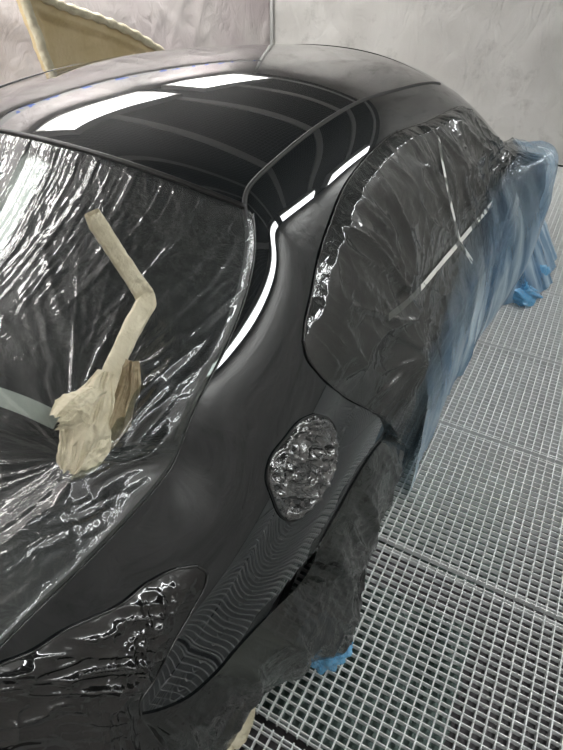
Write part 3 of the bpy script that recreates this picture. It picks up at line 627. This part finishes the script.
# --- boot hinge wrapped in paper
PAPER = noisy('tan_masking_paper', (.58,.52,.37), (.70,.64,.48), .75, 18, 0, .8, 45)
def wrapped(px, ws, nseg=70, ncs=28, flat=.55, seed=1.0, rough=.003):
    P = np.array([aty(a_,b_,y_) for a_,b_,y_ in px]); d = np.r_[0,np.cumsum(np.linalg.norm(np.diff(P,axis=0),axis=1))]/1.0; s_ = d/d[-1]
    C_ = np.stack([np.interp(np.linspace(0,1,nseg), s_, P[:,i]) for i in range(3)],1)
    for _ in range(2): C_[1:-1] = (C_[:-2]+2*C_[1:-1]+C_[2:])/4
    wv = np.interp(np.linspace(0,1,nseg), s_, ws); t = np.gradient(C_,axis=0); t /= np.linalg.norm(t,axis=1,keepdims=True)
    view = EYE-C_; a = np.cross(t, view); a /= np.linalg.norm(a,axis=1,keepdims=True); b = np.cross(a,t)
    q = np.linspace(0,2*np.pi,ncs,endpoint=False); cq, sq = np.cos(q), np.sin(q); sup = lambda c_: np.sign(c_)*np.abs(c_)**.55
    S_ = np.linspace(0,nseg/6,nseg)[:,None]; nz = rough*(ridge(np.cos(q)[None]*1.6+seed+S_*.12, np.sin(q)[None]*1.6+S_*.22, 3, 1.6)-.4)/.012+rough*8*(fbm(S_*.8+seed, np.cos(q)[None]*1.2+3, 3)-.45)
    rr_ = wv[:,None]*(1+nz); G = C_[:,None]+rr_[...,None]*(sup(cq)[None,:,None]*a[:,None]+flat*sup(sq)[None,:,None]*b[:,None])
    return np.concatenate([G, G[:,:1]],1)
hg = empty('boot_hinge', (0,0,0)); hg.parent = car; hg['label'] = 'raised boot hinge wrapped in tan masking paper'
def hpart(name, G, mat):
    o = mesh_obj(name, (G-np.array(OFF)).reshape(-1,3), grid_faces(G.shape[0],G.shape[1]), mat, hg); return o
W1 = wrapped([(92,213,.72),(98,224,.72),(122,262,.715),(146,297,.71)], [.012,.015,.016,.018], flat=.5, seed=2)
W2 = wrapped([(149,292,.70),(147,302,.70),(132,328,.695),(112,372,.685),(98,408,.68),(86,436,.68)], [.010,.018,.018,.018,.022,.026], flat=.5, seed=5)
hpart('upper_arm', W1, PAPER); hpart('lower_arm', W2, PAPER)
HS = simple('hinge_metal', (.02,.02,.02), .4, 1)
core = MB().tube([tuple(aty(96,222,.725)-np.array(OFF)), tuple(aty(146,297,.715)-np.array(OFF)), tuple(aty(82,445,.70)-np.array(OFF))], .008, 8); core.build('arm_core', HS, hg, True)
# loose crumpled ends of the paper around the hinge foot
BRN = noisy('brown_masking_paper', (.26,.20,.12), (.40,.33,.21), .75, 18, 0, .8, 45)
def loose(px, ws, seed, amp=.012, nseg=90, nw=60, curl=.02):
    P = np.array([aty(a_,b_,y_) for a_,b_,y_ in px]); d = np.r_[0,np.cumsum(np.linalg.norm(np.diff(P,axis=0),axis=1))]; C_ = monot(d/d[-1],P)(np.linspace(0,1,nseg))
    t = np.gradient(C_,axis=0); t /= np.linalg.norm(t,axis=1,keepdims=True); a = np.cross(t, EYE-C_); a /= np.linalg.norm(a,axis=1,keepdims=True); b = np.cross(a,t)
    wv = np.interp(np.linspace(0,1,nseg), d/d[-1], ws)[:,None]; w = np.linspace(-1,1,nw)[None]; S_ = np.linspace(0,1,nseg)[:,None]
    wv = wv*(1+.35*(fbm(S_*7+seed, np.sign(w)*3+seed+0*S_, 3)-.4)); end = np.clip((S_-.75)/.25,0,1)
    G = C_[:,None]+(wv*w)[...,None]*a[:,None]+(t[:,None]*(.03*end*(fbm(w*5+seed, seed+0*S_, 3)-.45))[...,None])
    h = amp*(ridge(w*1.7+S_*.8+seed, S_*1.0+w*.3, 3, 1.5)*1.6+ridge(w*.9-S_*2.2+seed, S_*3.0, 2, 3)*.7)-curl*w**2
    return G+b[:,None]*h[...,None]
hpart('paper_skirt', loose([(106,372,.66),(95,400,.65),(84,432,.65),(72,470,.66)], [.016,.034,.042,.030], 2.0), PAPER)
hpart('paper_skirt', loose([(102,392,.65),(84,402,.65),(66,414,.655),(54,420,.66)], [.018,.026,.030,.014], 5.0, .010), PAPER)
hpart('paper_skirt', loose([(98,420,.65),(96,444,.64),(84,462,.64),(74,474,.65)], [.018,.028,.026,.016], 9.0, .012), PAPER)
hpart('paper_skirt', loose([(132,360,.665),(126,388,.66),(112,420,.66),(100,452,.66)], [.014,.026,.034,.014], 12.0, .014), BRN)
# --- tan paper by the rear wheel on the floor
PG = coons([(236,712),(246,702),(254,697),(256,700)], [(256,700),(254,715),(250,728),(246,738)], [(212,752),(222,752),(236,748),(246,738)], [(236,712),(228,724),(222,736),(212,752)], 40, 40)
G = np.array([atz(p[0],p[1],.05) for p in PG.reshape(-1,2)]).reshape(40,40,3); a_, b_ = PG[...,0]/10., PG[...,1]/10.
G[...,2] += .02*ridge(a_, b_, 3, 2); G[...,2] -= .035*np.linspace(0,1,40)[None]
sheet('masking_paper', G, PAPER, 'piece of tan masking paper lying on the grating below the wheel film', 'masking paper')
# --- paper covered panel standing on the far side of the car
TOPC = pxcurve([(18,-14),(60,6),(100,20),(128,32),(152,46),(168,58)], 60); y0 = 2.72
TC = np.array([aty(p[0],p[1],y0+.05*math.sin(i/59*3.1)) for i,p in enumerate(TOPC)])
LC = np.array([aty(p[0],p[1],y0) for p in pxcurve([(18,-14),(28,14),(38,42),(48,66),(62,100)], 60)])
BCr = LC[-1]; zb = BCr[2]
# panel = fan between its left edge and its curved top edge, with a rolled rim and a shallow inner field
u_ = np.linspace(0,1,60)[:,None,None]; k_ = np.linspace(0,1,60)[None,:,None]
PGp = (TC[None]*(1-u_)+ (np.stack([TC[:,0]*.35+BCr[0]*.65+0*TC[:,0], TC[:,1], np.full(60,zb-.12)],1))[None]*u_)
PGp[:,:,0] += (LC[:,0]-TC[0,0])[:,None]*(1-np.linspace(0,1,60))[None]*.6
rim = np.minimum(np.linspace(0,1,60)[:,None]*1.0, np.minimum(np.linspace(0,1,60)[None], 1)*1.0)
PGp[:,:,1] += .05*np.clip((rim-.10)/.06,0,1)+.012*ridge(np.linspace(0,6,60)[:,None]+np.linspace(0,5,60)[None], np.linspace(0,3,60)[:,None]*np.ones((1,60)), 2, 4)
mp = empty('masked_panel', (2.5,2.8,0)); tag(mp, 'pointed body panel wrapped in tan masking paper behind the car', 'masked panel')
O2 = np.array([2.5,2.8,0]); PY = noisy('yellow_masking_paper', (.62,.49,.27), (.70,.57,.35), .7, 6, 0, .6, 30)
Bk = PGp.copy(); Bk[:,:,1] += .05
fr_ = mesh_obj('paper_cover', np.concatenate([PGp.reshape(-1,3), Bk.reshape(-1,3)])-O2,
   grid_faces(60,60)+[tuple(3600+i for i in q[::-1]) for q in grid_faces(60,60)]+[(i,i+1,3600+i+1,3600+i) for i in range(59)]+[(i*60,(i+1)*60,3600+(i+1)*60,3600+i*60) for i in range(59)]+[(i*60+59,(i+1)*60+59,3600+(i+1)*60+59,3600+i*60+59) for i in range(59)]+[(3540+i,3541+i,7141+i,7140+i) for i in range(59)], PY, mp)
rimp = [tuple(p+np.array([0,-.012,.004])-O2) for p in TC]; MB().tube(rimp, [.022+.004*math.sin(i*1.3) for i in range(60)], 12).build('paper_rim', PAPER, mp, True)
e_ = [tuple(np.array(PGp[i,0])+np.array([0,-.015,0])-O2) for i in range(60)]; MB().tube(e_, .024, 12).build('paper_rim', PAPER, mp, True)
for lx in (PGp[-1,10,0]-O2[0], PGp[-1,48,0]-O2[0]):
    MB().tube([(lx,PGp[-1,20,1]-O2[1]+.03,PGp[-1,10,2]+.1),(lx,PGp[-1,20,1]-O2[1]+.03,.0)], .015, 10).build('stand_leg', STEEL, mp, True)
# lamps placed on the ceiling and high on the side wall
def add_lamps():
    import itertools
    for n,(c,size,rot,lab,m) in enumerate(LAMP_LIST):
        lamp('ceiling_light', lab, c, size, rot, None, m, 'booth lamps')
add_lamps()
